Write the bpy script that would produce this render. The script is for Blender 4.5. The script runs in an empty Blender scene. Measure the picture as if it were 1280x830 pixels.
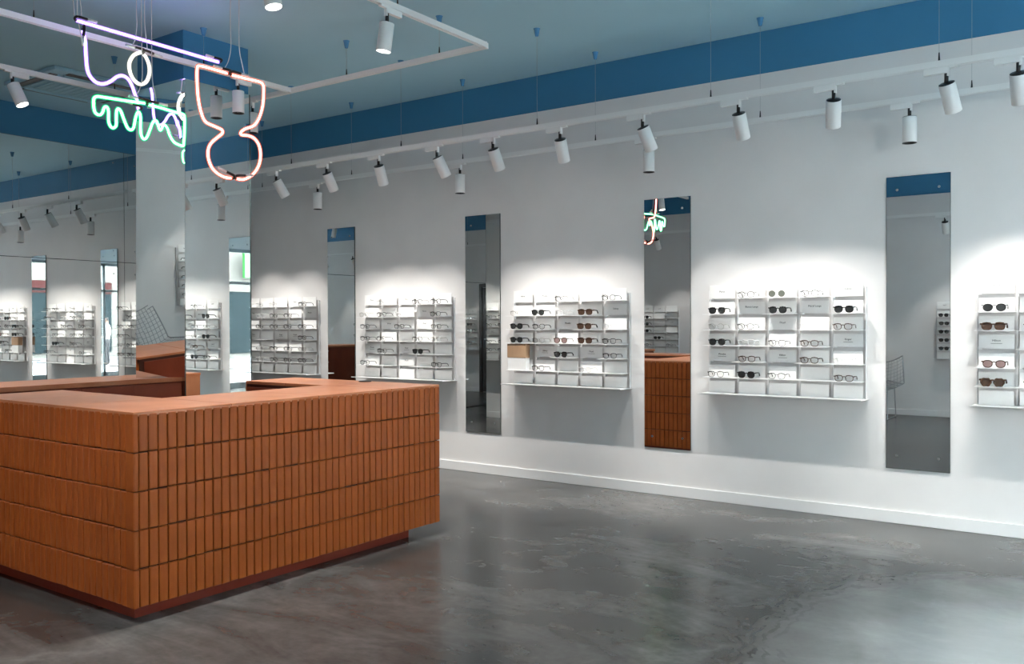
import bpy, bmesh, math, random
from mathutils import Vector, Matrix
random.seed(7)
S = bpy.context.scene
C = S.collection

# ---------------------------------------------------------------- camera, world, exposure
cam_data = bpy.data.cameras.new('camera')
cam_data.sensor_width = 36.0
cam_data.lens = 1102.67 / 1280 * 36.0
cam_data.clip_start = 0.02
cam = bpy.data.objects.new('camera', cam_data); C.objects.link(cam)
_r = Vector((0.81507626, 0.57934481, -0.00320792)); _u = Vector((-0.00366952, 0.01069943, 0.99993603))
_f = Vector((-0.57934207, 0.81501234, -0.01084677))
cam.matrix_world = Matrix(((_r.x, _u.x, -_f.x, 0), (_r.y, _u.y, -_f.y, 0), (_r.z, _u.z, -_f.z, 1.375), (0, 0, 0, 1)))
S.camera = cam

world = bpy.data.worlds.new('overcast_sky'); S.world = world; world.use_nodes = True
world.node_tree.nodes['Background'].inputs[0].default_value = (0.96, 0.97, 1.0, 1)
world.node_tree.nodes['Background'].inputs[1].default_value = 23.0

S.view_settings.view_transform = 'Standard'
S.view_settings.look = 'None'
S.view_settings.gamma = 1.0
S.view_settings.use_curve_mapping = False
S.view_settings.exposure = 1.0
S.cycles.use_denoising = True
S.cycles.max_bounces = 14
S.cycles.diffuse_bounces = 5
S.cycles.glossy_bounces = 8
S.cycles.caustics_reflective = True
S.cycles.sample_clamp_indirect = 6.0

SPOT_W = 31.0          # watts of one wall spotlight

# ---------------------------------------------------------------- constants of the place
YW = 6.40      # back wall
YO = -1.10     # opposite wall
XL = -8.87     # mirrored end wall
XR = 4.20      # shopfront
ZT = 3.206     # top of the white wall
ZC = 3.519     # ceiling
PI = math.pi

# ---------------------------------------------------------------- materials
MATS = {}
def pbsdf(name, col, rough=0.5, metal=0.0, **kw):
    if name in MATS: return MATS[name]
    m = bpy.data.materials.new(name); m.use_nodes = True
    b = m.node_tree.nodes['Principled BSDF']
    b.inputs['Base Color'].default_value = (*col, 1); b.inputs['Roughness'].default_value = rough
    b.inputs['Metallic'].default_value = metal
    for k, v in kw.items(): b.inputs[k.replace('_', ' ')].default_value = v
    MATS[name] = m
    return m
def noisy(name, c1, c2, scale, rough=(0.5, 0.5), bump=0.0, detail=6, stretch=(1, 1, 1), metal=0.0, lo=0.35, hi=0.65, per_object=0.0):
    m = pbsdf(name, c1, rough[0], metal); nt = m.node_tree; N = nt.nodes; L = nt.links; b = N['Principled BSDF']
    tc = N.new('ShaderNodeTexCoord'); mp = N.new('ShaderNodeMapping'); mp.inputs['Scale'].default_value = stretch
    L.new(tc.outputs['Object'], mp.inputs[0])
    n = N.new('ShaderNodeTexNoise'); n.inputs['Scale'].default_value = scale; n.inputs['Detail'].default_value = detail
    L.new(mp.outputs[0], n.inputs['Vector'])
    r = N.new('ShaderNodeValToRGB'); r.color_ramp.elements[0].position = lo; r.color_ramp.elements[1].position = hi
    r.color_ramp.elements[0].color = (*c1, 1); r.color_ramp.elements[1].color = (*c2, 1)
    L.new(n.outputs['Fac'], r.inputs[0])
    out = r.outputs[0]
    if per_object:
        oi = N.new('ShaderNodeObjectInfo'); hs = N.new('ShaderNodeHueSaturation')
        mr = N.new('ShaderNodeMapRange'); mr.inputs['To Min'].default_value = 1 - per_object; mr.inputs['To Max'].default_value = 1 + per_object
        L.new(oi.outputs['Random'], mr.inputs[0]); L.new(mr.outputs[0], hs.inputs['Value']); L.new(out, hs.inputs['Color']); out = hs.outputs[0]
    L.new(out, b.inputs['Base Color'])
    mr = N.new('ShaderNodeMapRange'); mr.inputs['To Min'].default_value = rough[0]; mr.inputs['To Max'].default_value = rough[1]
    L.new(n.outputs['Fac'], mr.inputs[0]); L.new(mr.outputs[0], b.inputs['Roughness'])
    if bump:
        bp = N.new('ShaderNodeBump'); bp.inputs['Strength'].default_value = bump; bp.inputs['Distance'].default_value = 0.0015
        L.new(n.outputs['Fac'], bp.inputs['Height']); L.new(bp.outputs[0], b.inputs['Normal'])
    return m
def emit(name, col, strength, base=(1, 1, 1)):
    m = pbsdf(name, base, 0.3); b = m.node_tree.nodes['Principled BSDF']
    b.inputs['Emission Color'].default_value = (*col, 1); b.inputs['Emission Strength'].default_value = strength
    return m
def clear(name, col, tint=0.9, gloss=0.08):
    m = bpy.data.materials.new(name); m.use_nodes = True; nt = m.node_tree; N = nt.nodes; L = nt.links
    N.clear(); o = N.new('ShaderNodeOutputMaterial'); mx = N.new('ShaderNodeMixShader'); t = N.new('ShaderNodeBsdfTransparent'); g = N.new('ShaderNodeBsdfGlossy')
    t.inputs[0].default_value = (*[c * tint for c in col], 1); g.inputs['Roughness'].default_value = 0.02
    mx.inputs[0].default_value = gloss
    L.new(t.outputs[0], mx.inputs[1]); L.new(g.outputs[0], mx.inputs[2]); L.new(mx.outputs[0], o.inputs[0])
    MATS[name] = m
    return m

M_wall = noisy('wall_paint', (0.765, 0.752, 0.745), (0.795, 0.782, 0.775), 3.0, (0.6, 0.7), 0.02)
M_trim = pbsdf('trim_paint', (0.82, 0.82, 0.82), 0.4)
M_blue = noisy('blue_paint', (0.034, 0.185, 0.35), (0.038, 0.195, 0.365), 1.2, (0.5, 0.6), 0.01)
M_ceil = noisy('ceiling_paint', (0.36, 0.61, 0.73), (0.38, 0.63, 0.75), 1.0, (0.55, 0.65), 0.01)
M_cup = pbsdf('cup_paint', (0.06, 0.25, 0.48), 0.5)
M_mirror = pbsdf('mirror_silver', (0.80, 0.81, 0.81), 0.0, 1.0)
M_mirror_end = pbsdf('mirror_silver_large', (0.86, 0.88, 0.87), 0.0, 1.0)
M_edge = pbsdf('mirror_edge', (0.05, 0.07, 0.07), 0.3)
M_white = pbsdf('white_metal', (0.88, 0.88, 0.87), 0.35)
M_slot = pbsdf('track_slot', (0.12, 0.12, 0.12), 0.5)
M_black = pbsdf('black_metal', (0.012, 0.012, 0.013), 0.35)
M_rack = pbsdf('rack_white', (0.90, 0.90, 0.90), 0.45)
M_card = noisy('card_white', (0.88, 0.88, 0.87), (0.91, 0.91, 0.90), 9.0, (0.55, 0.6), 0.0)
M_ink = pbsdf('ink', (0.03, 0.03, 0.035), 0.6)
M_kraft = noisy('kraft_paper', (0.36, 0.22, 0.13), (0.50, 0.32, 0.19), 7.0, (0.6, 0.7), 0.05, stretch=(1, 1, .3))
M_tile = noisy('terracotta_tile', (0.40, 0.088, 0.014), (0.48, 0.115, 0.020), 14.0, (0.40, 0.40), 0.06, stretch=(1, 1, .5), per_object=0.06)
M_tile.node_tree.nodes['Principled BSDF'].inputs['Specular IOR Level'].default_value = 0.3
M_slab = noisy('terracotta_slab', (0.50, 0.17, 0.07), (0.60, 0.24, 0.115), 5.0, (0.30, 0.30), 0.03)
M_carc = noisy('counter_paint', (0.20, 0.035, 0.012), (0.25, 0.045, 0.016), 6.0, (0.4, 0.5), 0.02)
M_groove = pbsdf('groove_paint', (0.06, 0.014, 0.005), 0.7)
M_plinth = pbsdf('plinth_paint', (0.26, 0.028, 0.008), 0.45)
M_tube = emit('lamp_lens', (1.0, 0.96, 0.9), 12.0)
M_dim = pbsdf('lamp_reflector', (0.5, 0.5, 0.5), 0.2, 0.8)
M_cord = pbsdf('white_cord', (0.75, 0.75, 0.75), 0.4)
M_wire = pbsdf('steel_wire', (0.45, 0.46, 0.47), 0.3, 0.9)
M_gtube = pbsdf('glass_tube', (0.75, 0.75, 0.78), 0.15)
M_vio = emit('neon_violet', (0.50, 0.30, 1.0), 14.0)
M_grn = emit('neon_green', (0.22, 1.0, 0.42), 9.0)
M_red = emit('neon_red', (1.0, 0.34, 0.26), 9.0)
M_wht = emit('neon_white', (1.0, 0.97, 0.9), 6.0)
def sleeve(name, col, fac, st):  # glowing see-through shell that imitates the halo round a neon tube
    m = bpy.data.materials.new(name); m.use_nodes = True; nt = m.node_tree; N = nt.nodes; L = nt.links; N.clear()
    o = N.new('ShaderNodeOutputMaterial'); mx = N.new('ShaderNodeMixShader'); t = N.new('ShaderNodeBsdfTransparent'); e = N.new('ShaderNodeEmission')
    e.inputs[0].default_value = (*col, 1); e.inputs[1].default_value = st; mx.inputs[0].default_value = fac
    L.new(t.outputs[0], mx.inputs[1]); L.new(e.outputs[0], mx.inputs[2]); L.new(mx.outputs[0], o.inputs[0]); return m
SLEEVE = {M_vio: sleeve('violet_halo', (0.36, 0.18, 1.0), .55, 1.1), M_grn: sleeve('green_halo', (0.0, 0.75, 0.22), .55, .8), M_red: sleeve('red_halo', (1.0, 0.14, 0.08), .55, .9), M_wht: sleeve('white_halo', (1.0, 0.95, 0.8), .3, .8)}
M_acet = pbsdf('black_acetate', (0.012, 0.011, 0.011), 0.2)
M_tort = noisy('tortoise_acetate', (0.025, 0.012, 0.007), (0.11, 0.052, 0.026), 120.0, (0.2, 0.25))
M_gold = pbsdf('thin_metal', (0.32, 0.30, 0.27), 0.3, 0.9)
M_clr = pbsdf('clear_acetate', (0.74, 0.74, 0.74), 0.12, 0.0)
M_smoke = pbsdf('smoke_lens', (0.028, 0.030, 0.031), 0.06)
M_olive = pbsdf('olive_lens', (0.13, 0.14, 0.12), 0.06)
M_brown = pbsdf('brown_lens', (0.075, 0.045, 0.032), 0.06)
M_rose = pbsdf('rose_lens', (0.30, 0.20, 0.19), 0.06)
M_lens = clear('clear_lens', (1, 1, 1), 0.95, 0.05)
M_glass = clear('shop_glass', (0.96, 1.0, 0.99), 0.92, 0.06)
M_alu = pbsdf('shopfront_frame', (0.35, 0.38, 0.39), 0.35, 0.6)
M_seat = pbsdf('seat_pad', (0.03, 0.03, 0.035), 0.7)
M_door = pbsdf('grey_door', (0.045, 0.046, 0.048), 0.35)

def floor_material():
    m = pbsdf('polished_concrete', (0.15, 0.15, 0.15), 0.3); nt = m.node_tree; N = nt.nodes; L = nt.links; b = N['Principled BSDF']
    tc = N.new('ShaderNodeTexCoord')
    def noise(scale, detail, dist=0.0, stretch=None, rough=0.55):
        n = N.new('ShaderNodeTexNoise'); n.inputs['Scale'].default_value = scale; n.inputs['Detail'].default_value = detail
        n.inputs['Distortion'].default_value = dist; n.inputs['Roughness'].default_value = rough
        if stretch:
            mp = N.new('ShaderNodeMapping'); mp.inputs['Scale'].default_value = stretch; mp.inputs['Rotation'].default_value = (0, 0, 0.5)
            L.new(tc.outputs['Object'], mp.inputs[0]); L.new(mp.outputs[0], n.inputs['Vector'])
        else: L.new(tc.outputs['Object'], n.inputs['Vector'])
        return n.outputs['Fac']
    def ramp(src, stops):
        r = N.new('ShaderNodeValToRGB'); cr = r.color_ramp
        cr.elements[0].position = stops[0][0]; cr.elements[0].color = (*[stops[0][1]] * 3, 1)
        cr.elements[1].position = stops[-1][0]; cr.elements[1].color = (*[stops[-1][1]] * 3, 1)
        for p, v in stops[1:-1]:
            e = cr.elements.new(p); e.color = (v, v, v, 1)
        L.new(src, r.inputs[0]); return r.outputs[0]
    def math_(op, a, c):
        n = N.new('ShaderNodeMath'); n.operation = op
        for i, v in enumerate((a, c)):
            if hasattr(v, 'links'): L.new(v, n.inputs[i])
            else: n.inputs[i].default_value = v
        return n.outputs[0]
    big = ramp(noise(0.55, 5, 0.6), [(0.30, 0.040), (0.5, 0.080), (0.70, 0.150)])
    mid = ramp(noise(1.3, 10, 0.9, (1, 2.6, 1), 0.66), [(0.28, 0.55), (0.5, 1.0), (0.74, 1.6)])
    fine = ramp(noise(24, 6, 0.4), [(0.3, 0.9), (0.7, 1.1)])
    c = math_('MULTIPLY', math_('MULTIPLY', big, mid), fine)
    # pale veins left by the trowel
    vein = N.new('ShaderNodeTexNoise'); vein.inputs['Scale'].default_value = 0.62; vein.inputs['Detail'].default_value = 12; vein.inputs['Roughness'].default_value = 0.62; vein.inputs['Distortion'].default_value = 0.5
    L.new(tc.outputs['Object'], vein.inputs['Vector'])
    v = ramp(math_('ABSOLUTE', math_('SUBTRACT', vein.outputs['Fac'], 0.5), 0), [(0.0, 0.055), (0.03, 0.018), (0.07, 0.0)])
    c = math_('ADD', c, math_('MULTIPLY', v, ramp(noise(1.1, 4, 0.3), [(0.45, 0.0), (0.6, 1.0)])))
    # round trowelled patch, arcs scored round its edge; paler inside, with daylight painted in
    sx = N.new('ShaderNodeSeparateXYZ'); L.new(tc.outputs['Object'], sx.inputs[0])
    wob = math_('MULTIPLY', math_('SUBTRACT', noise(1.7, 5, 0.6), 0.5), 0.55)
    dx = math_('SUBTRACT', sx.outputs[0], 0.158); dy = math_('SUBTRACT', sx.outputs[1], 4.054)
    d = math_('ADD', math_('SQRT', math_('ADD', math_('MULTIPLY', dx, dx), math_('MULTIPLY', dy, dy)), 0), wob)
    pale_day = ramp(math_('DIVIDE', d, 3.0), [(0.0, 0.62), (0.22, 0.54), (0.40, 0.20), (0.50, 0.09), (0.545, 0.0)])
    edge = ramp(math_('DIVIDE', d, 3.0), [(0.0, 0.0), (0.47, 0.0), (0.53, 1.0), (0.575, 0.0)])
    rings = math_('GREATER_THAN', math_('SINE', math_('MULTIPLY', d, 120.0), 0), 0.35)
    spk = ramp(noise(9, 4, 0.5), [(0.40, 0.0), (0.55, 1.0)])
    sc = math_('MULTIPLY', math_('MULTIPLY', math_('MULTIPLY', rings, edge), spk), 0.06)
    c = math_('SUBTRACT', math_('ADD', c, pale_day), sc)
    c = math_('MAXIMUM', c, 0.02)
    cc = N.new('ShaderNodeCombineColor'); L.new(c, cc.inputs[0]); L.new(math_('MULTIPLY', c, 0.985), cc.inputs[1]); L.new(math_('MULTIPLY', c, 0.955), cc.inputs[2])
    L.new(cc.outputs[0], b.inputs['Base Color'])
    b.inputs['Roughness'].default_value = 0.25; b.inputs['Specular IOR Level'].default_value = 0.45
    bp = N.new('ShaderNodeBump'); bp.inputs['Strength'].default_value = 0.05; bp.inputs['Distance'].default_value = 0.0008
    L.new(noise(12, 6, 0.5), bp.inputs['Height']); L.new(bp.outputs[0], b.inputs['Normal'])
    return m
M_floor = floor_material()

# ---------------------------------------------------------------- mesh helpers
class MB:
    def __init__(s): s.v = []; s.f = []
    def add(s, v, f):
        o = len(s.v); s.v += [tuple(p) for p in v]; s.f += [tuple(i + o for i in q) for q in f]; return s
    def box(s, x0, x1, y0, y1, z0, z1, bev=0.0):
        if bev <= 0:
            return s.add([(x0, y0, z0), (x1, y0, z0), (x1, y1, z0), (x0, y1, z0), (x0, y0, z1), (x1, y0, z1), (x1, y1, z1), (x0, y1, z1)],
                         [(0, 3, 2, 1), (4, 5, 6, 7), (0, 1, 5, 4), (1, 2, 6, 5), (2, 3, 7, 6), (3, 0, 4, 7)])
        bm = bmesh.new(); bmesh.ops.create_cube(bm, size=1.0)
        for v in bm.verts: v.co = Vector((x0 + (v.co.x + .5) * (x1 - x0), y0 + (v.co.y + .5) * (y1 - y0), z0 + (v.co.z + .5) * (z1 - z0)))
        bmesh.ops.bevel(bm, geom=list(bm.edges), offset=bev, segments=2, affect='EDGES', profile=0.5)
        bm.verts.index_update()
        s.add([v.co[:] for v in bm.verts], [[v.index for v in f.verts] for f in bm.faces]); bm.free(); return s
    def frustum(s, p0, p1, r0, r1, n=20, caps=True):
        p0 = Vector(p0); p1 = Vector(p1); d = (p1 - p0).normalized()
        a = d.orthogonal().normalized(); b = d.cross(a); v = []; f = []
        for p, r in ((p0, r0), (p1, r1)):
            for i in range(n):
                t = 2 * PI * i / n; v.append(p + (a * math.cos(t) + b * math.sin(t)) * r)
        for i in range(n): j = (i + 1) % n; f.append((i, j, n + j, n + i))
        if caps: f.append(tuple(range(n - 1, -1, -1))); f.append(tuple(range(n, 2 * n)))
        return s.add(v, f)
    def lathe(s, prof, p0, d, n=24):
        p0 = Vector(p0); d = Vector(d).normalized(); a = d.orthogonal().normalized(); b = d.cross(a); v = []; f = []
        for r, h in prof:
            for i in range(n):
                t = 2 * PI * i / n; v.append(p0 + d * h + (a * math.cos(t) + b * math.sin(t)) * r)
        for k in range(len(prof) - 1):
            for i in range(n): j = (i + 1) % n; f.append((k * n + i, k * n + j, (k + 1) * n + j, (k + 1) * n + i))
        return s.add(v, f)
    def tube(s, pts, r, n=8, closed=False, taper=None):
        pts = [Vector(p) for p in pts]; m = len(pts); v = []; f = []
        prev = None
        for i, p in enumerate(pts):
            if closed: t = (pts[(i + 1) % m] - pts[i - 1]).normalized()
            else: t = (pts[min(i + 1, m - 1)] - pts[max(i - 1, 0)]).normalized()
            if prev is None: a = t.orthogonal().normalized()
            else: a = (prev - t * prev.dot(t)).normalized()
            prev = a; b = t.cross(a); rr = r if taper is None else r * taper[i]
            for k in range(n):
                q = 2 * PI * k / n; v.append(p + (a * math.cos(q) + b * math.sin(q)) * rr)
        for i in range(m if closed else m - 1):
            j = (i + 1) % m
            for k in range(n): l = (k + 1) % n; f.append((i * n + k, i * n + l, j * n + l, j * n + k))
        if not closed: f.append(tuple(range(n - 1, -1, -1))); f.append(tuple((m - 1) * n + k for k in range(n)))
        return s.add(v, f)
    def prism(s, poly, z0, z1):
        n = len(poly); v = [(x, y, z0) for x, y in poly] + [(x, y, z1) for x, y in poly]
        f = [tuple(range(n - 1, -1, -1)), tuple(range(n, 2 * n))] + [(i, (i + 1) % n, n + (i + 1) % n, n + i) for i in range(n)]
        return s.add(v, f)
    def mesh(s, name, mat, smooth=False):
        me = bpy.data.meshes.new(name); me.from_pydata(s.v, [], s.f); me.materials.append(mat)
        if smooth:
            me.polygons.foreach_set('use_smooth', [len(p.vertices) <= 4 for p in me.polygons])
        me.update(); return me
    def build(s, name, mat, parent=None, smooth=False, loc=None):
        return link(name, s.mesh(name, mat, smooth), parent, loc)
def link(name, me, parent=None, loc=None, rot=None):
    o = bpy.data.objects.new(name, me); C.objects.link(o); o.parent = parent
    if loc: o.location = loc
    if rot: o.rotation_euler = rot
    return o
def box(name, b, mat, parent=None, bev=0.0): return MB().box(*b, bev).build(name, mat, parent)
def thing(name, label, cat, loc=(0, 0, 0), rotz=0.0, group=None):
    o = bpy.data.objects.new(name, None); C.objects.link(o); o.location = loc; o.rotation_euler = (0, 0, rotz)
    o.empty_display_size = 0.1
    return tag(o, label, cat, group)
def tag(o, label, cat, group=None):
    o['label'] = label; o['category'] = cat
    if group: o['group'] = group
    return o
def struct(o): o['kind'] = 'structure'; return o
def curve_pts(pts, closed=False, sub=5):
    """Catmull-Rom through the points"""
    P = [Vector(p) for p in pts]; n = len(P); out = []
    rng = range(n) if closed else range(n - 1)
    for i in rng:
        if closed: a, b, c, d = P[i - 1], P[i], P[(i + 1) % n], P[(i + 2) % n]
        else: a, b, c, d = P[max(i - 1, 0)], P[i], P[i + 1], P[min(i + 2, n - 1)]
        for k in range(sub):
            t = k / sub
            out.append(0.5 * ((2 * b) + (c - a) * t + (2 * a - 5 * b + 4 * c - d) * t * t + (3 * b - a - 3 * c + d) * t ** 3))
    if not closed: out.append(P[-1])
    return out
ORD = ['first', 'second', 'third', 'fourth', 'fifth', 'sixth', 'seventh', 'eighth', 'ninth', 'tenth', 'eleventh', 'twelfth', 'thirteenth', 'fourteenth', 'fifteenth']

# ---------------------------------------------------------------- the room
struct(box('floor', (XL - .1, XR + .02, YO - .1, YW + .1, -.08, 0.0), M_floor))
struct(box('ceiling', (XL - .1, XR + .02, YO - .1, YW + .1, ZC, ZC + .1), M_ceil))
w = struct(box('wall_back', (XL, XR, YW, YW + .15, 0, ZT), M_wall))
box('blue_band', (XL, XR, YW + .006, YW + .15, ZT, ZC), M_blue, w)
w = struct(box('wall_front', (XL, XR, YO - .15, YO, 0, ZT), M_wall))
box('blue_band', (XL, XR, YO - .15, YO - .006, ZT, ZC), M_blue, w)
wl = struct(box('wall_left', (XL - .12, XL - .012, YO, YW, 0, ZT), M_edge))
box('blue_band', (XL - .12, XL - .006, YO, YW, ZT, ZC), M_blue, wl)
for (a, b) in ((YO + .004, .70), (.704, 3.0), (3.004, 5.308), (5.312, YW - .004)):
    for (z0, z1) in ((.01, 2.026), (2.032, ZT - .006)):
        mp = box('mirror_panel', (XL - .012, XL, a, b, z0, z1), M_mirror_end, wl)
        for yy in (a + .12, b - .12):
            for zz in (z0 + .12, z1 - .12):
                MB().frustum((XL - .002, yy, zz), (XL + .002, yy, zz), .009, .008, 10).build('screw_cap', M_alu, mp)
struct(box('baseboard_back', (XL, XR, YW - .014, YW, 0, .085), M_trim, None, .003))
for i, (a, b) in enumerate(((XL, -8.12), (-7.10, XR))):
    struct(box('baseboard_front' if i else 'baseboard_front_left', (a, b, YO, YO + .014, 0, .085), M_trim, None, .003))
# dark grey door in the opposite wall
d = box('door_1', (-8.04, -7.18, YO - .02, YO + .02, .01, 2.06), M_door, None, .003); struct(d)
MB().box(-8.12, -8.05, YO, YO + .03, 0, 2.14).box(-7.17, -7.10, YO, YO + .03, 0, 2.14).box(-8.05, -7.17, YO, YO + .03, 2.07, 2.14).build('door_frame', M_door, d)
MB().frustum((-7.26, YO + .02, 1.05), (-7.26, YO + .07, 1.05), .010, .010, 10).tube([(-7.26, YO + .065, 1.05), (-7.38, YO + .065, 1.05)], .009).build('door_handle', M_wire, d)

# mirrored square column
CX0, CX1, CY0, CY1 = -6.285, -5.684, 3.869, 4.461
col = struct(box('column', (CX0 + .008, CX1 - .008, CY0 + .008, CY1 - .008, 0, ZC), M_blue)); col['label'] = 'square column clad in mirror with blue painted top'
ZM = 3.163
for b_ in ((CX1 - .008, CX1, CY0, CY1, .01, ZM), (CX0, CX0 + .008, CY0, CY1, .01, ZM)):
    box('mirror_panel', b_, M_mirror_end, col)
for b_ in ((CX0 + .008, CX1 - .008, CY0, CY0 + .008, .01, ZM), (CX0 + .008, CX1 - .008, CY1 - .008, CY1, .01, ZM)):
    box('mirror_panel', b_, M_mirror_end, col)
for (x, y) in ((CX1, CY0), (CX1, CY1), (CX0, CY0), (CX0, CY1)):
    sx = 1 if x == CX1 else -1; sy = 1 if y == CY1 else -1
    MB().box(min(x, x + sx * .002), max(x, x + sx * .002), min(y - sy * .006, y + sy * .002), max(y - sy * .006, y + sy * .002), .01, ZM).build('corner_strip', M_edge, col)

q = [Vector(v) for v in ((-5.628, 3.828, 0.9865), (-5.864, 3.592, 0.9865), (-5.733, 3.528, 2.997), (-5.497, 3.756, 3.105))]
nn = Vector((0.70854078, -0.70238442, -0.06801529))  # mirror panel added and tilted to give the column face a pale reflection
t = thing('added_mirror', 'tall added mirror panel before the column face, angled for its reflection', 'mirror', q[0])
for nm, a_, b_, mt in (('mirror_pane', 0, -.004, M_mirror_end), ('backing', -.0042, -.012, M_edge)):
    v = [p - q[0] + nn * a_ for p in q] + [p - q[0] + nn * b_ for p in q]
    MB().add(v, [(3, 2, 1, 0), (4, 5, 6, 7), (0, 1, 5, 4), (1, 2, 6, 5), (2, 3, 7, 6), (3, 0, 4, 7)]).build(nm, mt, t)

# shopfront on the right-hand side: glazing in an aluminium frame
wr = struct(box('wall_right', (XR, XR + .15, YO, YW, 2.95, ZC), M_wall))
fr = MB()
ys = [YO, .2, 1.6, 3.0, 4.4, YW]
for y in ys: fr.box(XR + .02, XR + .10, max(YO, y - .03), min(YW, y + .03), 0, 2.95)
fr.box(XR + .02, XR + .10, YO, YW, 0, .12); fr.box(XR + .02, XR + .10, YO, YW, 2.88, 2.95); fr.box(XR + .02, XR + .10, YO, YW, 2.2, 2.26)
wn = struct(fr.build('window_1', M_alu)); wn['label'] = 'glazed shopfront in a grey metal frame'
for i in range(len(ys) - 1):
    for z0, z1 in ((.12, 2.2), (2.26, 2.88)):
        box('pane', (XR + .055, XR + .063, ys[i] + .03, ys[i + 1] - .03, z0, z1), M_glass, wn)

# ---------------------------------------------------------------- wall mirrors on the back wall
MIR_W, MIR_Z0, MIR_Z1 = .398, .372, 2.353
mir_lab = ['tall frameless wall mirror farthest right, wire chair reflected in it', 'tall frameless wall mirror reflecting the neon and the terracotta counter',
           'tall dark-looking wall mirror right of the counter end', 'tall wall mirror above the counter, beside the mirrored column', 'tall wall mirror hidden behind the column near the corner']
for i in range(5):
    xr = -1.0097 - 1.8306 * i
    if xr - MIR_W < XL: break
    t = thing('wall_mirror', mir_lab[i], 'mirror', (xr - MIR_W / 2, YW, MIR_Z0), 0, 'tall mirrors along the back wall')
    h = MIR_Z1 - MIR_Z0
    MB().box(-MIR_W / 2, MIR_W / 2, -.010, -.002, 0, h).build('backing', M_edge, t)
    MB().box(-MIR_W / 2 + .002, MIR_W / 2 - .002, -.012, -.010, .002, h - .002).build('mirror_pane', M_mirror, t)
    for sx in (-1, 1):
        for z in (.09, h - .09):
            MB().frustum((sx * .13, -.012, z), (sx * .13, -.016, z), .009, .008, 12).build('screw', M_wire, t)

# ---------------------------------------------------------------- counter
TX, TY0, TY1, TZ0, TZ1 = -3.713, 2.258, 4.410, .0764, .972
counter = thing('service_counter', 'terracotta tiled service counter, C-shaped, with smooth clay top', 'counter', (TX, TY0, 0))
def cb(x0, x1, y0, y1, z0, z1): return (x0 - TX, x1 - TX, y0 - TY0, y1 - TY0, z0, z1)
FX0, FY1, RX0, BX0, BY0 = -5.35, 2.79, -4.315, -5.11, 3.96
m = MB(); g = .014
m.box(*cb(FX0 + g, TX - g, TY0 + g, FY1, TZ0, .953)); m.box(*cb(RX0, TX - g, FY1, BY0, TZ0, .953)); m.box(*cb(BX0 + g, TX - g, BY0, TY1 - g, TZ0, .953))
m.build('carcass', M_groove, counter)
# painted inner faces, a hair proud of the carcass
m = MB(); m.box(*cb(FX0 + .05, RX0, FY1, FY1 + .012, .10, .93)); m.box(*cb(RX0 - .012, RX0, FY1 + .012, BY0 - .012, .10, .93)); m.box(*cb(BX0 + .03, RX0, BY0 - .012, BY0, .10, .93))
m.build('inner_lining', M_carc, counter)
MB().box(*cb(BX0, BX0 + g, BY0, TY1 - g, TZ0, .950)).build('end_panel', M_slab, counter)
pl = MB(); pl.box(*cb(FX0 + .12, -3.815, 2.322, FY1 - .05, 0, TZ0)); pl.box(*cb(RX0 + .05, -3.815, FY1 - .05, 4.215, 0, TZ0)); pl.box(*cb(BX0 + .12, RX0 + .05, BY0 + .05, 4.215, 0, TZ0))
pl.build('plinth', M_plinth, counter)
# top slabs
def slab(x0, x1, y0, y1): MB().box(*cb(x0, x1, y0, y1, .950, TZ1), .003).build('top_slab', M_slab, counter)
E_ = .003
for a, b in ((FX0 + E_, -4.86), (-4.857, RX0 - .0015)): slab(a, b, TY0 + E_, FY1)
for a, b in ((TY0 + E_, 2.79), (2.793, 3.37), (3.373, 3.955)): slab(RX0 + .0015, TX - E_, a, b)
for a, b in ((BX0 + E_, -4.70), (-4.697, -4.20), (-4.197, TX - E_)): slab(a, b, 3.958, TY1 - E_)
MB().frustum((-4.327 - TX, 4.345 - TY0, TZ1 - .001), (-4.327 - TX, 4.345 - TY0, TZ1 + .006), .045, .042, 20).build('cable_grommet', M_black, counter)
# tiles: pitch, gap, five rows
RH = (TZ1 - .006 - TZ0) / 5
def tile_mesh(w, h, j):
    # profile across the width (u), outwards (n)
    pr = [(-.5 * w, 0), (-.5 * w, .007), (-.46 * w, .0108), (-.30 * w, .0128), (0, .0136), (.30 * w, .0128), (.46 * w, .0108), (.5 * w, .007), (.5 * w, 0)]
    n = len(pr); v = []
    for z, q in ((0, .6), (.004, 1.0), (h - .004, 1.0), (h, .6)):
        v += [(u, -o * q, z) for u, o in pr]
    f = []
    for k in range(3):
        for i in range(n - 1): f.append((k * n + i, k * n + i + 1, (k + 1) * n + i + 1, (k + 1) * n + i))
    f.append(tuple(range(n - 1, -1, -1))); f.append(tuple(3 * n + i for i in range(n)))
    mb = MB(); mb.add(v, f); return mb
PR, PLF = .0494, .0527
var_r = [tile_mesh(PR - .0048 + dw, RH - .0045, 0) for dw in (0, -.0006, .0005)]
var_l = [tile_mesh(PLF - .0048 + dw, RH - .0045, 0) for dw in (0, -.0006, .0005)]
mesh_r = [q.mesh('tile', M_tile) for q in var_r]; mesh_l = [q.mesh('tile', M_tile) for q in var_l]
def jit(a): return (random.random() - .5) * a
def place_tile(me, x, y, z, rz):
    link('tile', me, counter, (x - TX + jit(.0012) * abs(math.cos(rz)), y - TY0, z + jit(.0035)), (jit(.006), 0, rz + jit(.02)))
ny = 43; y_first = TY0 + .028
rest = MB()
def bake(src, x, y, z, rz):
    c, s_ = math.cos(rz), math.sin(rz); x -= TX; y -= TY0; z += jit(.003)
    rest.add([(x + c * a - s_ * b, y + s_ * a + c * b, z + h_) for a, b, h_ in src.v], src.f)
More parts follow.
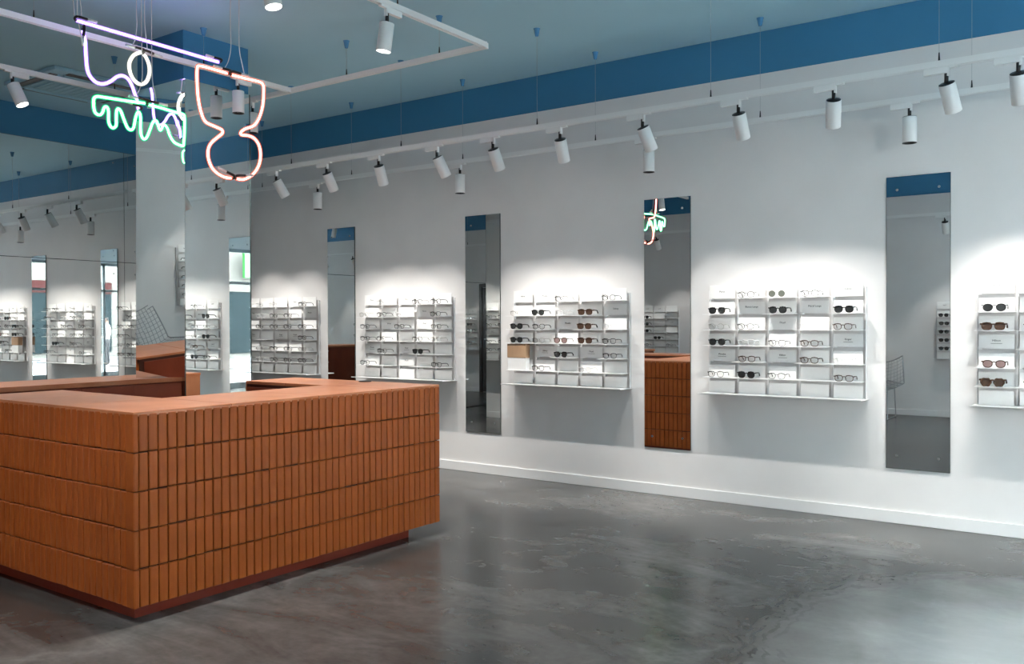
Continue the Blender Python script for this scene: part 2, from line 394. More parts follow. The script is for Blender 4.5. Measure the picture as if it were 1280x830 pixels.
for row in range(5):
    z = TZ0 + row * RH + .001
    for i in range(ny):
        place_tile(random.choice(mesh_r), TX - .0136, y_first + (i + .5) * PR, z, PI / 2)
    for i in range(30):
        x = TX - .065 - (i + .5) * PLF
        if i < 16: place_tile(random.choice(mesh_l), x, TY0 + .0136, z, 0)
        else: bake(random.choice(var_l), x, TY0 + .0136, z, 0)
    # rounded corner piece
    R_ = .012
    poly = [(-.0645, .0136), (-.0645, .0012), (-.060, 0)]
    for k in range(5):
        a = -PI / 2 + k * PI / 8; poly.append((-R_ + R_ * math.cos(a), R_ + R_ * math.sin(a)))
    poly += [(0, .021), (-.003, .0252), (-.0136, .0252), (-.0136, .0136)]
    MB().prism(poly, 0, RH - .0045).build('corner_tile', M_tile, counter, loc=(0, 0, z + jit(.002)))
    for i in range(28):   # outer face of the back arm, towards the wall
        bake(random.choice(var_r), TX - (i + .5) * PR - .004, TY1 - .0136, z, PI)
    for i in range(10):   # left end of the front arm
        bake(random.choice(var_r), FX0 + .0136, TY0 + .02 + (i + .5) * PR, z, -PI / 2)
o = rest.build('tile_cladding', M_tile, counter); o['kind'] = 'stuff'; o['label'] = 'remaining terracotta tiles'

# back unit against the column
bu = thing('back_cabinet', 'low dark red cabinet with clay top, standing against the mirrored column', 'cabinet', (-5.70, 1.20, 0))
BL = 3.862 - 1.20
MB().box(-.545, -.02, 0, BL, .08, .953).build('body', M_carc, bu)
MB().box(-.50, -.06, .03, BL - .03, 0, .08).build('plinth', M_plinth, bu)
MB().box(-.555, 0, -.01, BL, .953, .985, .003).build('top_slab', M_slab, bu)
y1 = BL - .008
while y1 > .1:
    y0 = max(.01, y1 - .376)
    dr = MB().box(-.02, -.002, y0 + .003, y1, .10, .945, .002).build('door', M_carc, bu); y1 = y0

# ---------------------------------------------------------------- tracks and spotlights
TZ = 2.795
def track(label, p0, p1, sus, group='white lighting tracks hung from the ceiling', TZ=TZ):
    """p0,p1 end points (x,y); sus: distances along for suspension wires"""
    p0 = Vector(p0); p1 = Vector(p1); L = (p1 - p0).length; a = math.atan2(p1.y - p0.y, p1.x - p0.x)
    t = thing('lighting_track', label, 'light track', (p0.x, p0.y, TZ), a, group)
    MB().box(0, L, -.017, .017, .008, .022).box(0, L, -.017, -.007, -.014, .008).box(0, L, .007, .017, -.014, .008).build('rail', M_white, t)
    MB().box(.02, L - .02, -.007, .007, -.004, .0078).build('rail_slot', M_slot, t)
    for x in (0, L): MB().box(x - .006, x + .006, -.0185, .0185, -.0155, .0235).build('end_cap', M_white, t)
    for s in sus:
        wv = MB().frustum((s, 0, .03), (s, 0, ZC - TZ - .03), .0011, .0011, 6).build('suspension_wire', M_wire, t)
        MB().frustum((s, 0, .022), (s, 0, .07), .006, .003, 10).build('cable_gripper', M_black, wv)
        MB().lathe([(.0001, -.055), (.012, -.055), (.022, -.006), (.026, 0)], (s, 0, ZC - TZ), (0, 0, 1), 16).build('ceiling_cup', M_cup, wv, True)
    return t
track('long white lighting track nearer the camera along the back wall', (-8.80, 5.38), (1.2, 5.38), [8.80 - 7.61, 8.80 - 6.274, 8.80 - 4.933, 8.80 - 3.593, 8.80 - 2.25, 8.80 - .91])
track('white lighting track running closest to the back wall', (-8.80, 6.12), (1.2, 6.12), [8.80 - 7.6, 8.80 - 6.263, 8.80 - 4.878, 8.80 - 3.53, 8.80 - 2.19, 8.80 - .85])
FZ, FXR, FXM, FXL, FYB = 3.235, -3.59, -5.55, -6.72, 4.76      # the ceiling frame hangs higher than the wall tracks
track('white cross track behind the column, far side of the ceiling frame', (FXL, FYB), (FXR, FYB), [.45, FXM * 0 + 1.80, 2.72], TZ=FZ)
track('white track at right of the ceiling frame, coming towards the camera', (FXR, .4), (FXR, FYB - .018), [.9, 2.2, 3.49], TZ=FZ)
track('white track passing behind the violet neon tube', (FXM, .4), (FXM, FYB - .018), [.9, 2.34, 3.55], TZ=FZ)
track('white track at left, beneath the ceiling air unit', (FXL, .4), (FXL, FYB - .018), [.9, 2.3, 3.55], TZ=FZ)
track('white track along the opposite wall, seen only in mirrors', (-8.80, -.08), (1.2, -.08), [1.2, 2.6, 3.9, 6.8, 8.2])

# one lamp prototype: meshes in lamp space, head points down -Z at rest
def lamp_meshes():
    adapter = MB().box(-.115, .012, -.014, .014, -.050, -.014, .002).box(.012, .060, -.012, .012, -.024, -.014).mesh('adapter', M_white)
    arm = MB().box(.004, .016, -.010, .010, -.068, -.014).mesh('bracket', M_white)
    stem = MB().frustum((0, 0, -.052), (0, 0, -.105), .011, .011, 14).mesh('stem', M_black, True)
    body = MB().lathe([(.040, -.006), (.0440, -.010), (.0440, -.172), (.0425, -.174), (.0405, -.172), (.0405, -.158)], (0, 0, 0), (0, 0, 1), 28).mesh('body', M_white, True)
    cap = MB().lathe([(.0001, .0), (.012, .0), (.020, -.003), (.0415, -.006), (.0425, -.011)], (0, 0, 0), (0, 0, 1), 28).mesh('back_cap', M_black, True)
    lens = MB().frustum((0, 0, -.156), (0, 0, -.158), .0403, .0403, 28).mesh('lens', M_tube)
    dark = MB().frustum((0, 0, -.150), (0, 0, -.152), .0403, .0403, 28).mesh('lens', M_dim)
    ring = MB().lathe([(.0405, -.158), (.0440, -.1755), (.036, -.1755), (.0362, -.160)], (0, 0, 0), (0, 0, 1), 28).mesh('baffle', M_black, True)
    return adapter, arm, stem, body, cap, lens, dark, ring
LM = lamp_meshes()
def lamp(label, x, y, tilt, yaw, along=0.0, TZ=TZ, power=SPOT_W, lit=True, size=66, beam=None, group='white cylinder spotlights', baffle=False, flip=False, warm=(1.0, .955, .895), blend=.62):
    """tilt from straight down, yaw: direction (world) the head leans to; along: direction of the track"""
    t = thing('track_spotlight', label, 'spotlight', (x, y, TZ), along, group)
    link('adapter', LM[0], t); link('bracket', LM[1], t); st = link('stem', LM[2], t)
    hd = link('head', LM[3], t, (0, 0, -.100), (0, 0, 0))
    # rotate: head's -Z goes to (sin tilt cos yaw, sin tilt sin yaw, -cos tilt) in world, the thing is turned by 'along'
    q = Matrix.Rotation(yaw - along, 3, 'Z') @ Matrix.Rotation(-tilt, 3, 'Y')
    hd.rotation_euler = q.to_euler()
    link('back_cap', LM[4], hd); link('lens', LM[5] if lit else LM[6], hd)
    if baffle: link('baffle', LM[7], hd)
    if power > 0:
        ld = bpy.data.lights.new('spot', 'SPOT'); ld.energy = power; ld.spot_size = math.radians(size); ld.spot_blend = blend
        ld.shadow_soft_size = .013; ld.color = warm
        lo = bpy.data.objects.new('spot_beam', ld); C.objects.link(lo)
        d = Vector((math.sin(tilt) * math.cos(yaw), math.sin(tilt) * math.sin(yaw), -math.cos(tilt)))
        lo.location = Vector((x, y, TZ - .100)) + d * .180
        if beam is not None: d = Vector((math.sin(beam) * math.cos(yaw), math.sin(beam) * math.sin(yaw), -math.cos(beam)))
        lo.rotation_euler = d.to_track_quat('-Z', 'Y').to_euler()
    return t
RACK_X = [-2.11 - 1.8306 * k for k in range(-1, 4)]       # -0.28 ... -7.60
fx = [-.526, -.873, -1.48, -2.066, -2.738, -3.396, -3.997, -4.551, -5.189, -5.816, -6.486, -7.12, -7.78]
for i, x in enumerate(fx):
    c = min(RACK_X, key=lambda q: abs(q - x)); tx = c + max(-.36, min(.36, x - c)) * .9
    yaw = math.atan2(6.34 - 5.38, tx - x); dist = math.hypot(6.34 - 5.38, tx - x)
    lamp('%s tilted white spotlight from the right on the front wall track' % ORD[i], x, 5.38, math.radians(31), yaw, 0.0, beam=math.radians(26))
for i, x in enumerate([-1.208, -3.061, -4.91, -6.746, -7.92]):
    lamp('%s upright white spotlight from the right on the track nearest the wall' % ORD[i], x, 6.12, 0, 0, 0.0, power=5, lit=False, size=40, baffle=True)
# ceiling frame lamps
A_ = -PI / 2
lamp('white spotlight under the right bar of the ceiling frame', FXR, 3.80, math.radians(8), math.radians(200), A_, FZ, power=70, size=84)
lamp('white spotlight cut off by the top edge of the photo', FXR, 2.93, math.radians(12), math.radians(20), A_, FZ, power=70, size=84)
lamp('white spotlight hanging inside the red neon vase outline', FXM, 4.25, 0, 0, A_, FZ, power=70, lit=False, size=84, baffle=True)
lamp('white spotlight half hidden behind the column edge', -6.03, FYB, 0, 0, 0, FZ, power=70, lit=False, size=84, baffle=True)
lamp('tilted white spotlight with glowing face at the left edge', FXL, 3.16, math.radians(24), math.radians(40), A_, FZ, power=60, size=84)
for x_, y_, w_ in ((FXR, 1.2, 'right'), (FXM, 1.3, 'middle'), (FXL, 1.3, 'left')):  # lamps added overhead, out of view, to brighten the room
    lamp('added unseen spotlight on the near part of the %s frame bar, brightening the room' % w_, x_, y_, math.radians(10), math.radians(30), A_, FZ, power=40, size=90)
# opposite wall lamps
ox = [-7.4, -6.3, -4.6, -3.75, -2.1, -1.3, -.2]
for i, x in enumerate(ox):
    lamp('%s spotlight from the left on the opposite wall track, seen in mirrors' % ORD[i], x, -.08, math.radians(31), -PI / 2, 0.0, power=SPOT_W * .5, beam=math.radians(26))
# ---------------------------------------------------------------- air conditioning cassette
t = thing('air_cassette', 'square ceiling air conditioning cassette painted like the ceiling', 'air conditioner', (-7.76, 4.22, ZC))
a = .44
MB().box(-a, a, -a, a, -.035, 0, .008).build('frame', M_ceil, t)
for k in range(4):
    o = MB().box(-.30, .30, -.405, -.335, -.042, -.0345).build('air_slot', M_slot, t); o.rotation_euler = (0, 0, k * PI / 2)
    o = MB().box(-.31, .31, -.345, -.325, -.052, -.034).build('louvre', M_ceil, t); o.rotation_euler = (0, 0, k * PI / 2)
MB().box(-.27, .27, -.27, .27, -.048, -.035, .004).build('grille', M_ceil, t)
for k in range(9): MB().box(-.25, .25, -.245 + k * .06, -.225 + k * .06, -.052, -.0475).build('grille_slat', M_ceil, t)

# ---------------------------------------------------------------- neon
NR = .0068
def neon(name, label, X, yz, mat, closed=False, ends=(), sub=5, extra=(), r=NR):
    pts = [Vector((0, y, z)) for y, z in yz]; b = pts[0]
    t = thing(name, label, 'neon sign', (X, b.y, b.z), 0, 'hanging neon line drawings')
    P = curve_pts([p - b for p in pts], closed, sub) if len(pts) > 2 else [p - b for p in pts]
    tb = MB().tube(P, r, 10, closed).build('tube', mat, t, True)
    MB().tube(P, r * 1.9, 10, closed).build('halo_sleeve', SLEEVE[mat], tb, True)  # halo put round the tube as a faintly glowing shell
    for q in extra:
        P2 = curve_pts([Vector((0, y, z)) - b for y, z in q], False, sub)
        tb = MB().tube(P2, r, 10).build('tube', mat, t, True); MB().tube(P2, r * 1.9, 10).build('halo_sleeve', SLEEVE[mat], tb, True)
    for (y, z, ty, tz) in ends:    # electrode: black bend back and up, then a glass stub pointing along (ty,tz)
        p = Vector((0, y, z)) - b; d = Vector((0, ty, tz)).normalized(); up = Vector((.022, 0, .016))
        MB().tube(curve_pts([p, p - d * .012 + up * .3, p - d * .006 + up, p + d * .055 + up], False, 5), .0085, 10).build('black_sleeve', M_black, t, True)
        MB().tube([p + d * .055 + up, p + d * .115 + up], .0080, 10).build('glass_stub', M_gtube, t, True)
    return t
def cords(t, items):
    b = t.location
    for (y, z, yt, X2) in items:
        z1 = ZC
        pts = [(X2 - b.x, y - b.y, z - b.z), (X2 - b.x, y - b.y + (yt - y) * .5 + .004, z - b.z + .05), (X2 - b.x, yt - b.y, z - b.z + .14), (X2 - b.x, yt - b.y - .003, (z + z1) / 2 - b.z), (X2 - b.x, yt - b.y, z1 - b.z)]
        MB().tube(curve_pts(pts, False, 6), .0026, 6).build('hanging_cord', M_cord, t, True)
tv = neon('neon_line', 'long straight violet neon tube hanging at a slant in view', -5.165, [(2.798,3.182), (3.794,3.171)], M_vio, ends=((2.798, 3.182, 1, 0), (3.794, 3.171, -1, 0)))
cords(tv, [(2.821, 3.214, 2.807, -5.149), (2.782, 3.205, 2.769, -5.158)])
tv2 = neon('neon_line', 'wavy violet neon tube curling down into the green drips', -5.159,
    [(2.831,3.129),(2.847,3.080),(2.853,2.971),(2.860,2.905),(2.877,2.867),(2.914,2.839),(2.958,2.839),(3.003,2.862),(3.048,2.902),(3.086,2.917),(3.121,2.906),(3.148,2.869),(3.166,2.824),(3.180,2.792),(3.190,2.728)],
    M_vio, ends=((2.831, 3.129, -.1, -1), (3.190, 2.728, -1, .1)))
cords(tv2, [(2.816, 3.056, 2.793, -5.139)])
tw = neon('neon_ring', 'small white oval neon ring above the green drips', -5.099,
    [(3.179,3.071),(3.165,3.069),(3.124,3.042),(3.096,2.990),(3.098,2.939),(3.118,2.898),(3.150,2.875),(3.181,2.876),(3.212,2.903),(3.230,2.952),(3.229,3.004),(3.211,3.046),(3.190,3.068)], M_wht, ends=((3.174, 3.071, -1, 0), (3.192, 3.068, 1, -.1)))
cords(tw, [(3.107, 3.097, 3.136, -5.080), (3.205, 3.086, 3.191, -5.080)])
tg = neon('neon_drips', 'green neon outline with dripping lower edge', -4.818,
    [(3.022,2.684),(2.987,2.681),(2.894,2.674),(2.770,2.667),(2.727,2.663),(2.708,2.647),(2.706,2.605),(2.715,2.570),(2.739,2.561),(2.757,2.577),(2.769,2.609),(2.785,2.615),(2.794,2.591),(2.794,2.537),(2.805,2.509),(2.821,2.502),(2.839,2.519),(2.841,2.562),(2.843,2.601),(2.852,2.618),(2.868,2.609),(2.888,2.563),(2.909,2.520),(2.930,2.510),(2.948,2.526),(2.961,2.584),(2.974,2.619),(2.986,2.621),(2.993,2.590),(2.992,2.526),(2.998,2.487),(3.013,2.470),(3.033,2.485),(3.055,2.537),(3.074,2.581),(3.096,2.593),(3.109,2.563),(3.123,2.541),(3.145,2.578),(3.169,2.562),(3.186,2.520),(3.218,2.483),(3.274,2.472),(3.282,2.494),(3.288,2.578),(3.288,2.653),(3.275,2.667),(3.219,2.670),(3.129,2.677),(3.057,2.679),(3.041,2.679)],
    M_grn, ends=((3.022, 2.684, -1, 0), (3.041, 2.679, 1, 0)))
cords(tg, [(2.95, 2.705, 2.995, -4.80), (3.085, 2.70, 3.06, -4.80)])
tr = neon('neon_vase', 'red neon outline of a two-bulbed vase', -4.660,
    [(3.516,2.938),(3.625,2.939),(3.734,2.942),(3.764,2.926),(3.768,2.887),(3.760,2.795),(3.732,2.711),(3.690,2.652),(3.622,2.618),(3.588,2.591),(3.592,2.574),(3.636,2.578),(3.689,2.569),(3.728,2.530),(3.740,2.465),(3.723,2.395),(3.674,2.332),(3.606,2.293),(3.547,2.291)],
    M_red, extra=([(3.511,2.288),(3.449,2.291),(3.385,2.320),(3.349,2.374),(3.343,2.437),(3.368,2.488),(3.419,2.534),(3.448,2.561),(3.441,2.581),(3.388,2.593),(3.326,2.609),(3.296,2.660),(3.276,2.742),(3.269,2.835),(3.270,2.919),(3.286,2.940),(3.366,2.943),(3.487,2.940)],),
    ends=((3.516, 2.938, 1, 0), (3.487, 2.940, -1, 0), (3.547, 2.291, 1, .15), (3.511, 2.288, -1, .3)))
cords(tr, [(3.455, 2.965, 3.50, -4.64), (3.60, 2.96, 3.565, -4.64)])

# ---------------------------------------------------------------- spectacles
def rim_shape(w, h, p, drop=0.0, n=22):
    out = []
    for i in range(n):
        t = 2 * PI * i / n; c, s = math.cos(t), math.sin(t)
        x = math.copysign(abs(c) ** (2 / p), c) * w / 2; z = math.copysign(abs(s) ** (2 / p), s) * h / 2
        if z < 0: x *= 1 - drop * (-z / (h / 2))
        out.append((x, z))
    return out
KINDS = {  # name: (frame mat, lens mat, w, h, p, drop, rim radius, temple radius, words)
    'O': (M_acet, M_lens, .050, .041, 2.6, .10, .0019, .0026, 'thin black optical glasses'),
    'o': (M_tort, M_lens, .051, .040, 2.8, .10, .0024, .0028, 'dark tortoise optical glasses'),
    'B': (M_acet, M_smoke, .052, .043, 2.7, .14, .0034, .0040, 'black sunglasses'),
    'S': (M_gold, M_olive, .050, .047, 2.0, .0, .0012, .0014, 'round olive-lensed sunglasses'),
    'R': (M_tort, M_brown, .054, .042, 3.2, .10, .0040, .0046, 'chunky tortoise sunglasses'),
    'K': (M_tort, M_rose, .053, .044, 2.6, .14, .0028, .0030, 'pink-lensed tortoise sunglasses'),
    'C': (M_clr, M_lens, .051, .042, 2.6, .10, .0024, .0022, 'clear frame optical glasses'),
    'L': (M_gold, M_lens, .050, .042, 2.3, .06, .0012, .0016, 'fine metal optical glasses'),
    'G': (M_acet, M_smoke, .054, .046, 2.2, .10, .0022, .0030, 'rounded grey sunglasses'),
    'F': (M_tort, M_brown, .054, .046, 2.4, .05, .0052, .0040, 'wavy tortoise sunglasses'),
}
TL = .097
def spectacle_meshes(k):
    fm, lm, w, h, p, drop, rr, tr_, words = KINDS[k]
    cx = w / 2 + .0095; zc = h / 2 + rr
    fb = MB()
    for s in (-1, 1):
        pts = []
        for i, (x, z) in enumerate(rim_shape(w, h, p, drop)):
            if k == 'F': q = 1 + .09 * math.cos(6 * 2 * PI * i / 22); x *= q; z *= q
            pts.append((s * cx + x * s, 0, zc + z))
        fb.tube(pts, rr, 6, True)
        hz = zc + h * .30
        fb.tube([(s * (cx + w * .47), 0, hz), (s * (cx + w / 2 + .006), .001, hz + .001), (s * (cx + w / 2 + .008), .006, hz + .001)], rr * 1.35, 6)
    fb.tube([(-.012, 0, zc + h * .20), (-.005, -.001, zc + h * .29), (.005, -.001, zc + h * .29), (.012, 0, zc + h * .20)], rr * 1.2, 6)
    if k in 'BORo':   # heavier brow
        for s in (-1, 1):
            fb.tube([(s * (cx - w * .40), 0, zc + h * .44), (s * cx, -.0005, zc + h * .51), (s * (cx + w * .42), 0, zc + h * .42)], rr * 1.35, 6)
    for s in (-1, 1): fb.tube([(s * .0085, .002, zc + h * .10), (s * .0100, .008, zc - h * .02), (s * .0125, .009, zc - h * .12)], .0013, 5)
    front = fb.mesh('front', fm, True)
    lens = []
    for s in (-1, 1):
        v = [(s * cx + x * s * .97, .0002, zc + z * .97) for x, z in rim_shape(w, h, p, drop)]; n = len(v)
        v += [(a, .0016, c) for a, b, c in v]
        f = [tuple(range(n)), tuple(range(2 * n - 1, n - 1, -1))] + [(i, n + i, n + (i + 1) % n, (i + 1) % n) for i in range(n)]
        lens.append(MB().add(v, f).mesh('lens', lm))
    tem = []
    for s in (-1, 1):
        X = s * (cx + w / 2 + .008); hz = zc + h * .30 + .001
        pts = curve_pts([(X, .006, hz), (X, .022, hz + .001), (X - s * .002, TL - .028, hz - .001), (X - s * .004, TL - .012, hz - .008), (X - s * .005, TL, hz - .024)], False, 3)
        n = len(pts); tem.append(MB().tube(pts, tr_, 6, False, [1.25 - .45 * i / n if i < n * .7 else 1.15 for i in range(n)]).mesh('temple', fm, True))
    return front, lens, tem
SPEC = {}
def spectacles(kind, x, y, z, rz, label, group):
    if kind not in SPEC: SPEC[kind] = spectacle_meshes(kind)
    fr_, le, te = SPEC[kind]
    t = thing('sunglasses' if kind in 'BSRKGF' else 'eyeglasses', label, 'sunglasses' if kind in 'BSRKGF' else 'glasses', (x, y, z), rz, group)
    link('front', fr_, t)
    for a in le: link('lens', a, t)
    for a in te: link('temple', a, t)
    return t

# ---------------------------------------------------------------- display racks
PITCH, SHD = .230, .145
ROWS = [1.550, 1.433, 1.316, 1.198, 1.079, .960]; LEDGE = .838
WORDS = ['Percy', 'Floyd', 'Roger', 'Phoebe', 'Sidney', 'Hilton']
text_cache = {}
def text_mesh(body, size):
    key = (body, size)
    if key not in text_cache:
        cu = bpy.data.curves.new('lettering', 'FONT'); cu.body = body; cu.size = size; cu.align_x = 'CENTER'; cu.align_y = 'CENTER'; cu.extrude = .0003; cu.resolution_u = 2
        ob = bpy.data.objects.new('lettering_tmp', cu); C.objects.link(ob)
        dg = bpy.context.evaluated_depsgraph_get(); me = bpy.data.meshes.new_from_object(ob.evaluated_get(dg)); me.name = 'lettering'
        me.materials.clear(); me.materials.append(M_ink)
        bpy.data.objects.remove(ob); text_cache[key] = me
    return text_cache[key]
RM = {
    'panel': MB().box(-.100, .100, -.0410, -.0385, .000, .090).mesh('card_panel', M_card),
    'panel_top': MB().box(-.100, .100, -.0410, -.0385, .000, .102).mesh('card_panel', M_card),
    'shelf': MB().box(-.1135, .1135, -SHD, -.0385, -.0028, .0).box(-.1135, .1135, -SHD, -SHD + .0018, -.0045, .0).mesh('shelf', M_rack),
    'clip': MB().box(-.010, .010, -.0385, .0, -.006, .012).mesh('clip', M_rack),
}
def rack(label, where, x, wall_y, rz, grid, gname):
    rows = [r.split() for r in grid.strip().split('\n')]; nc = len(rows[0]); W2 = nc * PITCH / 2
    t = thing('eyewear_rack', label, 'display rack', (x, wall_y, 0), rz, 'white wall racks for eyewear')
    R = Matrix.Rotation(rz, 3, 'Z')
    seq = ['Percy', 'Sidney', 'Bianca Lange', 'Meryl Lange', 'Floyd', 'Roger', 'Phoebe', 'Hilton'] if 'left of the rightmost' in label else []
    for c in range(nc + 1):
        cx = -W2 + c * PITCH
        MB().box(max(cx - .006, -W2), min(cx + .006, W2), -.018, -.001, LEDGE, 1.612).build('upright', M_rack, t)
    # ledge tray with low back
    lw = W2 + .012
    MB().box(-lw, lw, -.205, -.002, LEDGE - .004, LEDGE).box(-lw, lw, -.205, -.203, LEDGE - .004, LEDGE + .006).build('ledge', M_rack, t)
    for c in range(nc): link('back_plate', RM['panel'], t, (-W2 + (c + .5) * PITCH, 0, LEDGE))
    for r in range(6):
        for c in range(nc):
            k = rows[r][c]; cx = -W2 + (c + .5) * PITCH; z = ROWS[r]
            if k == '.': continue
            if k == 'E' and rows[min(r + 1, 5)][c] == 'X': continue
            pn = link('card_panel', RM['panel_top' if r == 0 else 'panel'], t, (cx, 0, z), (0, 0, 0))
            link('clip', RM['clip'], t, (cx - PITCH / 2 + .02, 0, z))
            if k not in 'T':
                link('shelf', RM['shelf'], t, (cx, 0, z))
            if k == 'T':
                big = seq.pop(0) if seq else random.choice(WORDS)
                link('lettering', text_mesh(big, .019), pn, (0, -.0414, .052), (PI / 2, 0, 0))
                if r in (3, 4): MB().box(-.032, .032, -.0416, -.0411, .0325, .0345).build('small_print', M_ink, pn)
            elif k == 'X':
                p = Vector((x, wall_y, 0)) + R @ Vector((cx - .008, -.100, z))
                b = thing('kraft_box', 'brown kraft box with a pale base, standing in %s' % where, 'box', p, rz)
                MB().box(-.095, .095, -.030, .030, 0, .108, .002).build('base', M_card, b)
                MB().box(-.098, .098, -.033, .033, .108, .228, .002).build('lid', M_kraft, b)
            elif k in KINDS:
                p = Vector((x, wall_y, 0)) + R @ Vector((cx + jit(.012) - .006, -SHD + .007, z + .0008))
                lab = '%s, %s shelf, %s column of %s' % (KINDS[k][8], ORD[r], ORD[c], where)
                spectacles(k, p.x, p.y, p.z, rz + jit(.05), lab, gname)
rack('white eyewear rack cut off by the right edge', 'the rack at right edge', RACK_X[0], YW, 0, '''
T E T E T
G E O T E
R O T E O
T E E O T
K T O E E
F O E T O''', 'spectacles on the back wall racks')
rack('white eyewear rack with five columns, left of the rightmost mirror', 'the rack left of the rightmost mirror', RACK_X[1], YW, 0, '''
T O S O T
B T B T B
L O T C o
B C O o T
T o T o C
O B O E o''', 'spectacles on the back wall racks')
rack('white eyewear rack holding a brown kraft box', 'the rack with the kraft box', RACK_X[2], YW, 0, '''
T T O E O
L B C R T
B O T R C
B L K R O
E T B T O
X O E C E''', 'spectacles on the back wall racks')
rack('white eyewear rack directly above the right end of the counter', 'the rack above the counter end', RACK_X[3], YW, 0, '''
T L T O O
L O C T O
O T O T O
O O E O L
T O T B E
O E T E O''', 'spectacles on the back wall racks')
rack('white eyewear rack just right of the mirrored column', 'the rack beside the column', RACK_X[4], YW, 0, '''
C C C T O
T C O O T
O O O O O
T E T T O
O C O O L
O C O O O''', 'spectacles on the back wall racks')
rack('white sunglasses rack on the opposite wall, seen in the rightmost mirror', 'the rack in the rightmost mirror', -1.80, YO, PI, '''
T T E O T
E B E T B
O T B E B
T O O T B
E B E O B
O E T O B''', 'spectacles on the opposite wall racks')
rack('white eyewear rack on the opposite wall behind the wire chair', 'the rack behind the wire chair', -4.25, YO, PI, '''
T O E O T
E B O T B
O T B O E
T O E T B
O B T O O
E O O E B''', 'spectacles on the opposite wall racks')
rack('narrow white rack on the opposite wall beside the grey door', 'the narrow rack beside the door', -6.72, YO, PI, '''
E T T
E E B
T E B
E E B
E B E
O E O''', 'spectacles on the opposite wall racks')

# ---------------------------------------------------------------- wire lounge chair by the opposite wall
t = thing('wire_chair', 'diamond-shaped wire lounge chair by the opposite wall, seen in mirrors', 'chair', (-3.17, -.55, 0), PI)
def shell(u, v):   # u across -1..1, v from front (0) to top of back (1)
    w = .43 * (1 - .35 * abs(v - .55))
    y = -.34 + .62 * min(v / .55, 1) + (.22 * ((v - .55) / .45) if v > .55 else 0)
    z = .40 - .06 * (v / .55) if v < .55 else .34 + .42 * ((v - .55) / .45) ** .9
    z += .16 * abs(u) ** 2.2 * (1 - .3 * v) ; y -= .06 * u * u
    return Vector((u * w, y, z))
wb = MB()
for i in range(19):
    u = -1 + i / 9; wb.tube([shell(u, v / 16) for v in range(17)], .0034, 4)
for j in range(19):
    v = j / 18; wb.tube([shell(-1 + i / 8, v) for i in range(17)], .0034, 4)
wb.build('wire_shell', M_wire, t)
MB().tube([shell(-1, v / 16) for v in range(17)] + [shell(-1 + i / 8, 1) for i in range(1, 17)] + [shell(1, 1 - v / 16) for v in range(1, 17)] + [shell(1 - i / 8, 0) for i in range(1, 16)], .008, 6, True).build('shell_rim', M_wire, t)
sp = MB(); sp.lathe([(.0001, 0), (.19, 0), (.205, .012), (.205, .03), (.19, .042), (.0001, .042)], (0, -.05, .37), (0, 0, 1), 24); sp.build('seat_pad', M_seat, t, True)
for s in (-1, 1):
    MB().tube(curve_pts([(s * .30, .22, .42), (s * .31, .26, .02), (s * .31, .22, .008), (s * .31, -.22, .008), (s * .31, -.26, .02), (s * .30, -.22, .40)], False, 5), .007, 8).build('leg', M_wire, t, True)
MB().tube([(-.30, .22, .41), (.30, .22, .41)], .007, 8).tube([(-.30, -.20, .38), (.30, -.20, .38)], .007, 8).build('cross_bar', M_wire, t)

# ---------------------------------------------------------------- the street outside the shopfront
M_pave = noisy('paving', (0.07, 0.08, 0.09), (0.10, 0.11, 0.125), 2.0, (0.7, 0.8), 0.1)
M_road = noisy('asphalt', (0.06, 0.06, 0.065), (0.09, 0.09, 0.095), 6.0, (0.8, 0.9), 0.1)
M_fac = noisy('facade_render', (0.060, 0.060, 0.056), (0.075, 0.074, 0.068), 1.0, (1.0, 1.0), 0.05)
M_dark = pbsdf('dark_shop', (0.009, 0.014, 0.016), 1.0, 0.0, Specular_IOR_Level=0.0)
M_fas = pbsdf('red_fascia', (0.026, 0.010, 0.010), 1.0, 0.0, Specular_IOR_Level=0.0)
M_sig = emit('green_sign', (0.10, 0.75, 0.14), .5, (0.006, 0.05, 0.01))
M_sib = pbsdf('blue_sign', (0.008, 0.022, 0.11), 1.0, 0.0, Specular_IOR_Level=0.0)
struct(box('ground', (XR + .15, XR + 5.0, -14, 18, -.12, -.02), M_pave))
struct(box('road', (XR + 5.0, XR + 11.0, -14, 18, -.20, -.10), M_road))
bd = thing('building', 'pale rendered building across the street with dark shopfronts', 'building', (XR + 13.5, 1, -.1))
MB().box(0, 6, -15, 17, 0, 9).build('wall', M_fac, bd)
MB().box(-2.6, 0, -15, 17, 0, .1).build('kerb', M_pave, bd)
for i in range(7):
    y = -13 + i * 4.2
    sh = MB().box(-.06, .02, y, y + 3.4, .3, 2.7).build('shop_window', M_dark, bd)
    MB().box(-.10, .0, y, y + 3.4, 2.72, 3.2).build('fascia', M_fas if i % 2 else M_fac, bd)
    for k in range(2):
        wv = MB().box(-.03, .02, y + .3 + k * 1.7, y + 1.4 + k * 1.7, 4.4, 6.4).build('window', M_dark, bd)
for (y, z, mt, nm, lab) in ((-9.75, 3.15, M_sig, 'shop_sign', 'green illuminated square sign on the building across the street'), (-11.1, 3.15, M_sib, 'shop_sign', 'blue square sign on the building across the street')):
    s_ = thing(nm, lab, 'sign', (XR + 13.0, y, z))
    MB().box(-.08, .08, -.45, .45, 0, 1.0, .02).build('sign_box', mt, s_); MB().box(.08, .48, -.03, .03, .4, .5).build('arm', M_alu, s_)

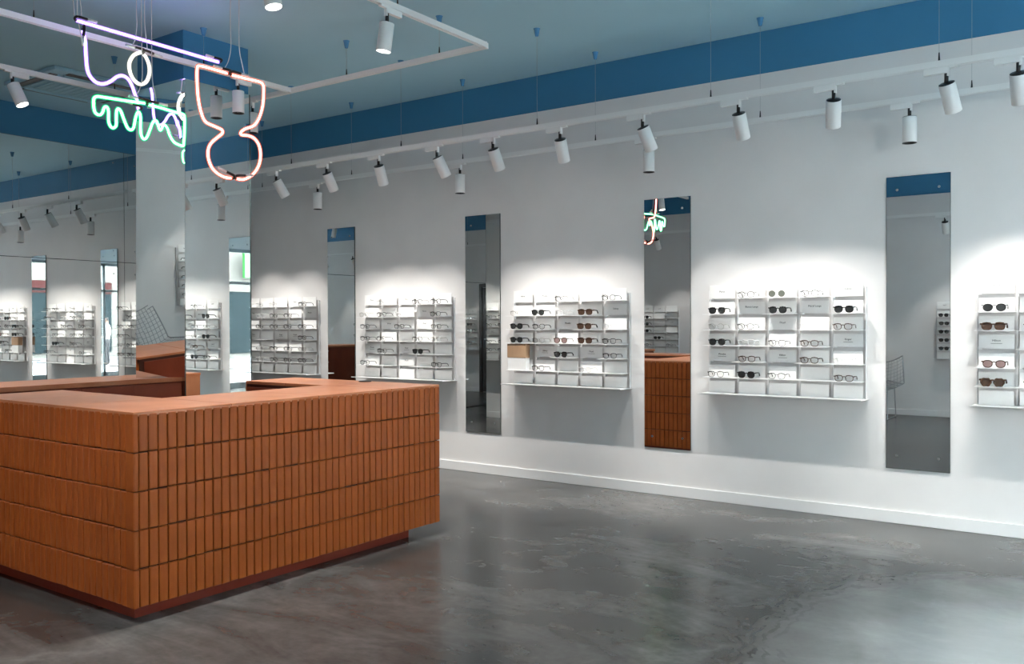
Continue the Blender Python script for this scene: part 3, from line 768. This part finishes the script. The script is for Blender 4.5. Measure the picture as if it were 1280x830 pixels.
# passer-by outside, glimpsed in the mirrors
M_skin = pbsdf('skin', (0.10, 0.055, 0.04), 0.8); M_shirt = pbsdf('white_shirt', (0.16, 0.16, 0.16), 0.9); M_trou = pbsdf('dark_trousers', (0.006, 0.007, 0.010), 0.9); M_hair = pbsdf('dark_hair', (0.004, 0.003, 0.003), 0.9)
sk = [((0, 0, .94), .135), ((0, .005, 1.12), .125), ((0, 0, 1.34), .15), ((0, .005, 1.46), .075), ((0, .01, 1.53), .055), ((0, -.005, 1.62), .088), ((0, -.005, 1.71), .082)]
ed = [(k, k + 1) for k in range(6)]
def chain(root, pts):
    p = root
    for c_, r_ in pts: sk.append((c_, r_)); ed.append((p, len(sk) - 1)); p = len(sk) - 1
for s_ in (-1, 1):
    chain(0, [((s_ * .095, 0, .84), .090), ((s_ * .10, -.02, .48), .062), ((s_ * .105, .03, .10), .042), ((s_ * .11, -.02, .04), .042), ((s_ * .115, -.13, .03), .034)])
    chain(2, [((s_ * .17, 0, 1.39), .066), ((s_ * .235, .03, 1.12), .046), ((s_ * .22, -.10, .93), .036), ((s_ * .20, -.17, .86), .032)])
me = bpy.data.meshes.new('person_skeleton'); me.from_pydata([a for a, b in sk], ed, []); ob = bpy.data.objects.new('person_skeleton', me); C.objects.link(ob)
sm = ob.modifiers.new('skin', 'SKIN'); ss = ob.modifiers.new('subd', 'SUBSURF'); ss.levels = 2
for k, (a, r_) in enumerate(sk):
    v = me.skin_vertices[0].data[k]; v.radius = (r_, r_ * (.72 if k < 3 else 1)); v.use_root = (k == 0)
dg = bpy.context.evaluated_depsgraph_get(); bm_ = bpy.data.meshes.new_from_object(ob.evaluated_get(dg)); bm_.name = 'person'; bpy.data.objects.remove(ob)
bm_.materials.clear()
for m_ in (M_skin, M_shirt, M_trou, M_hair): bm_.materials.append(m_)
for p in bm_.polygons:
    z = p.center.z; arm = abs(p.center.x) > .165
    p.material_index = 3 if (z > 1.66 or (z > 1.58 and p.center.y > .03)) else 0 if z > 1.49 or (arm and z < .93 and z > .7) else 1 if z > .95 else 2
    p.use_smooth = True
pr = link('person', bm_, None, (12.3, -4.5, -.10), (0, 0, 2.2)); tag(pr, 'person in a white top standing outside, glimpsed in the mirrors', 'person')
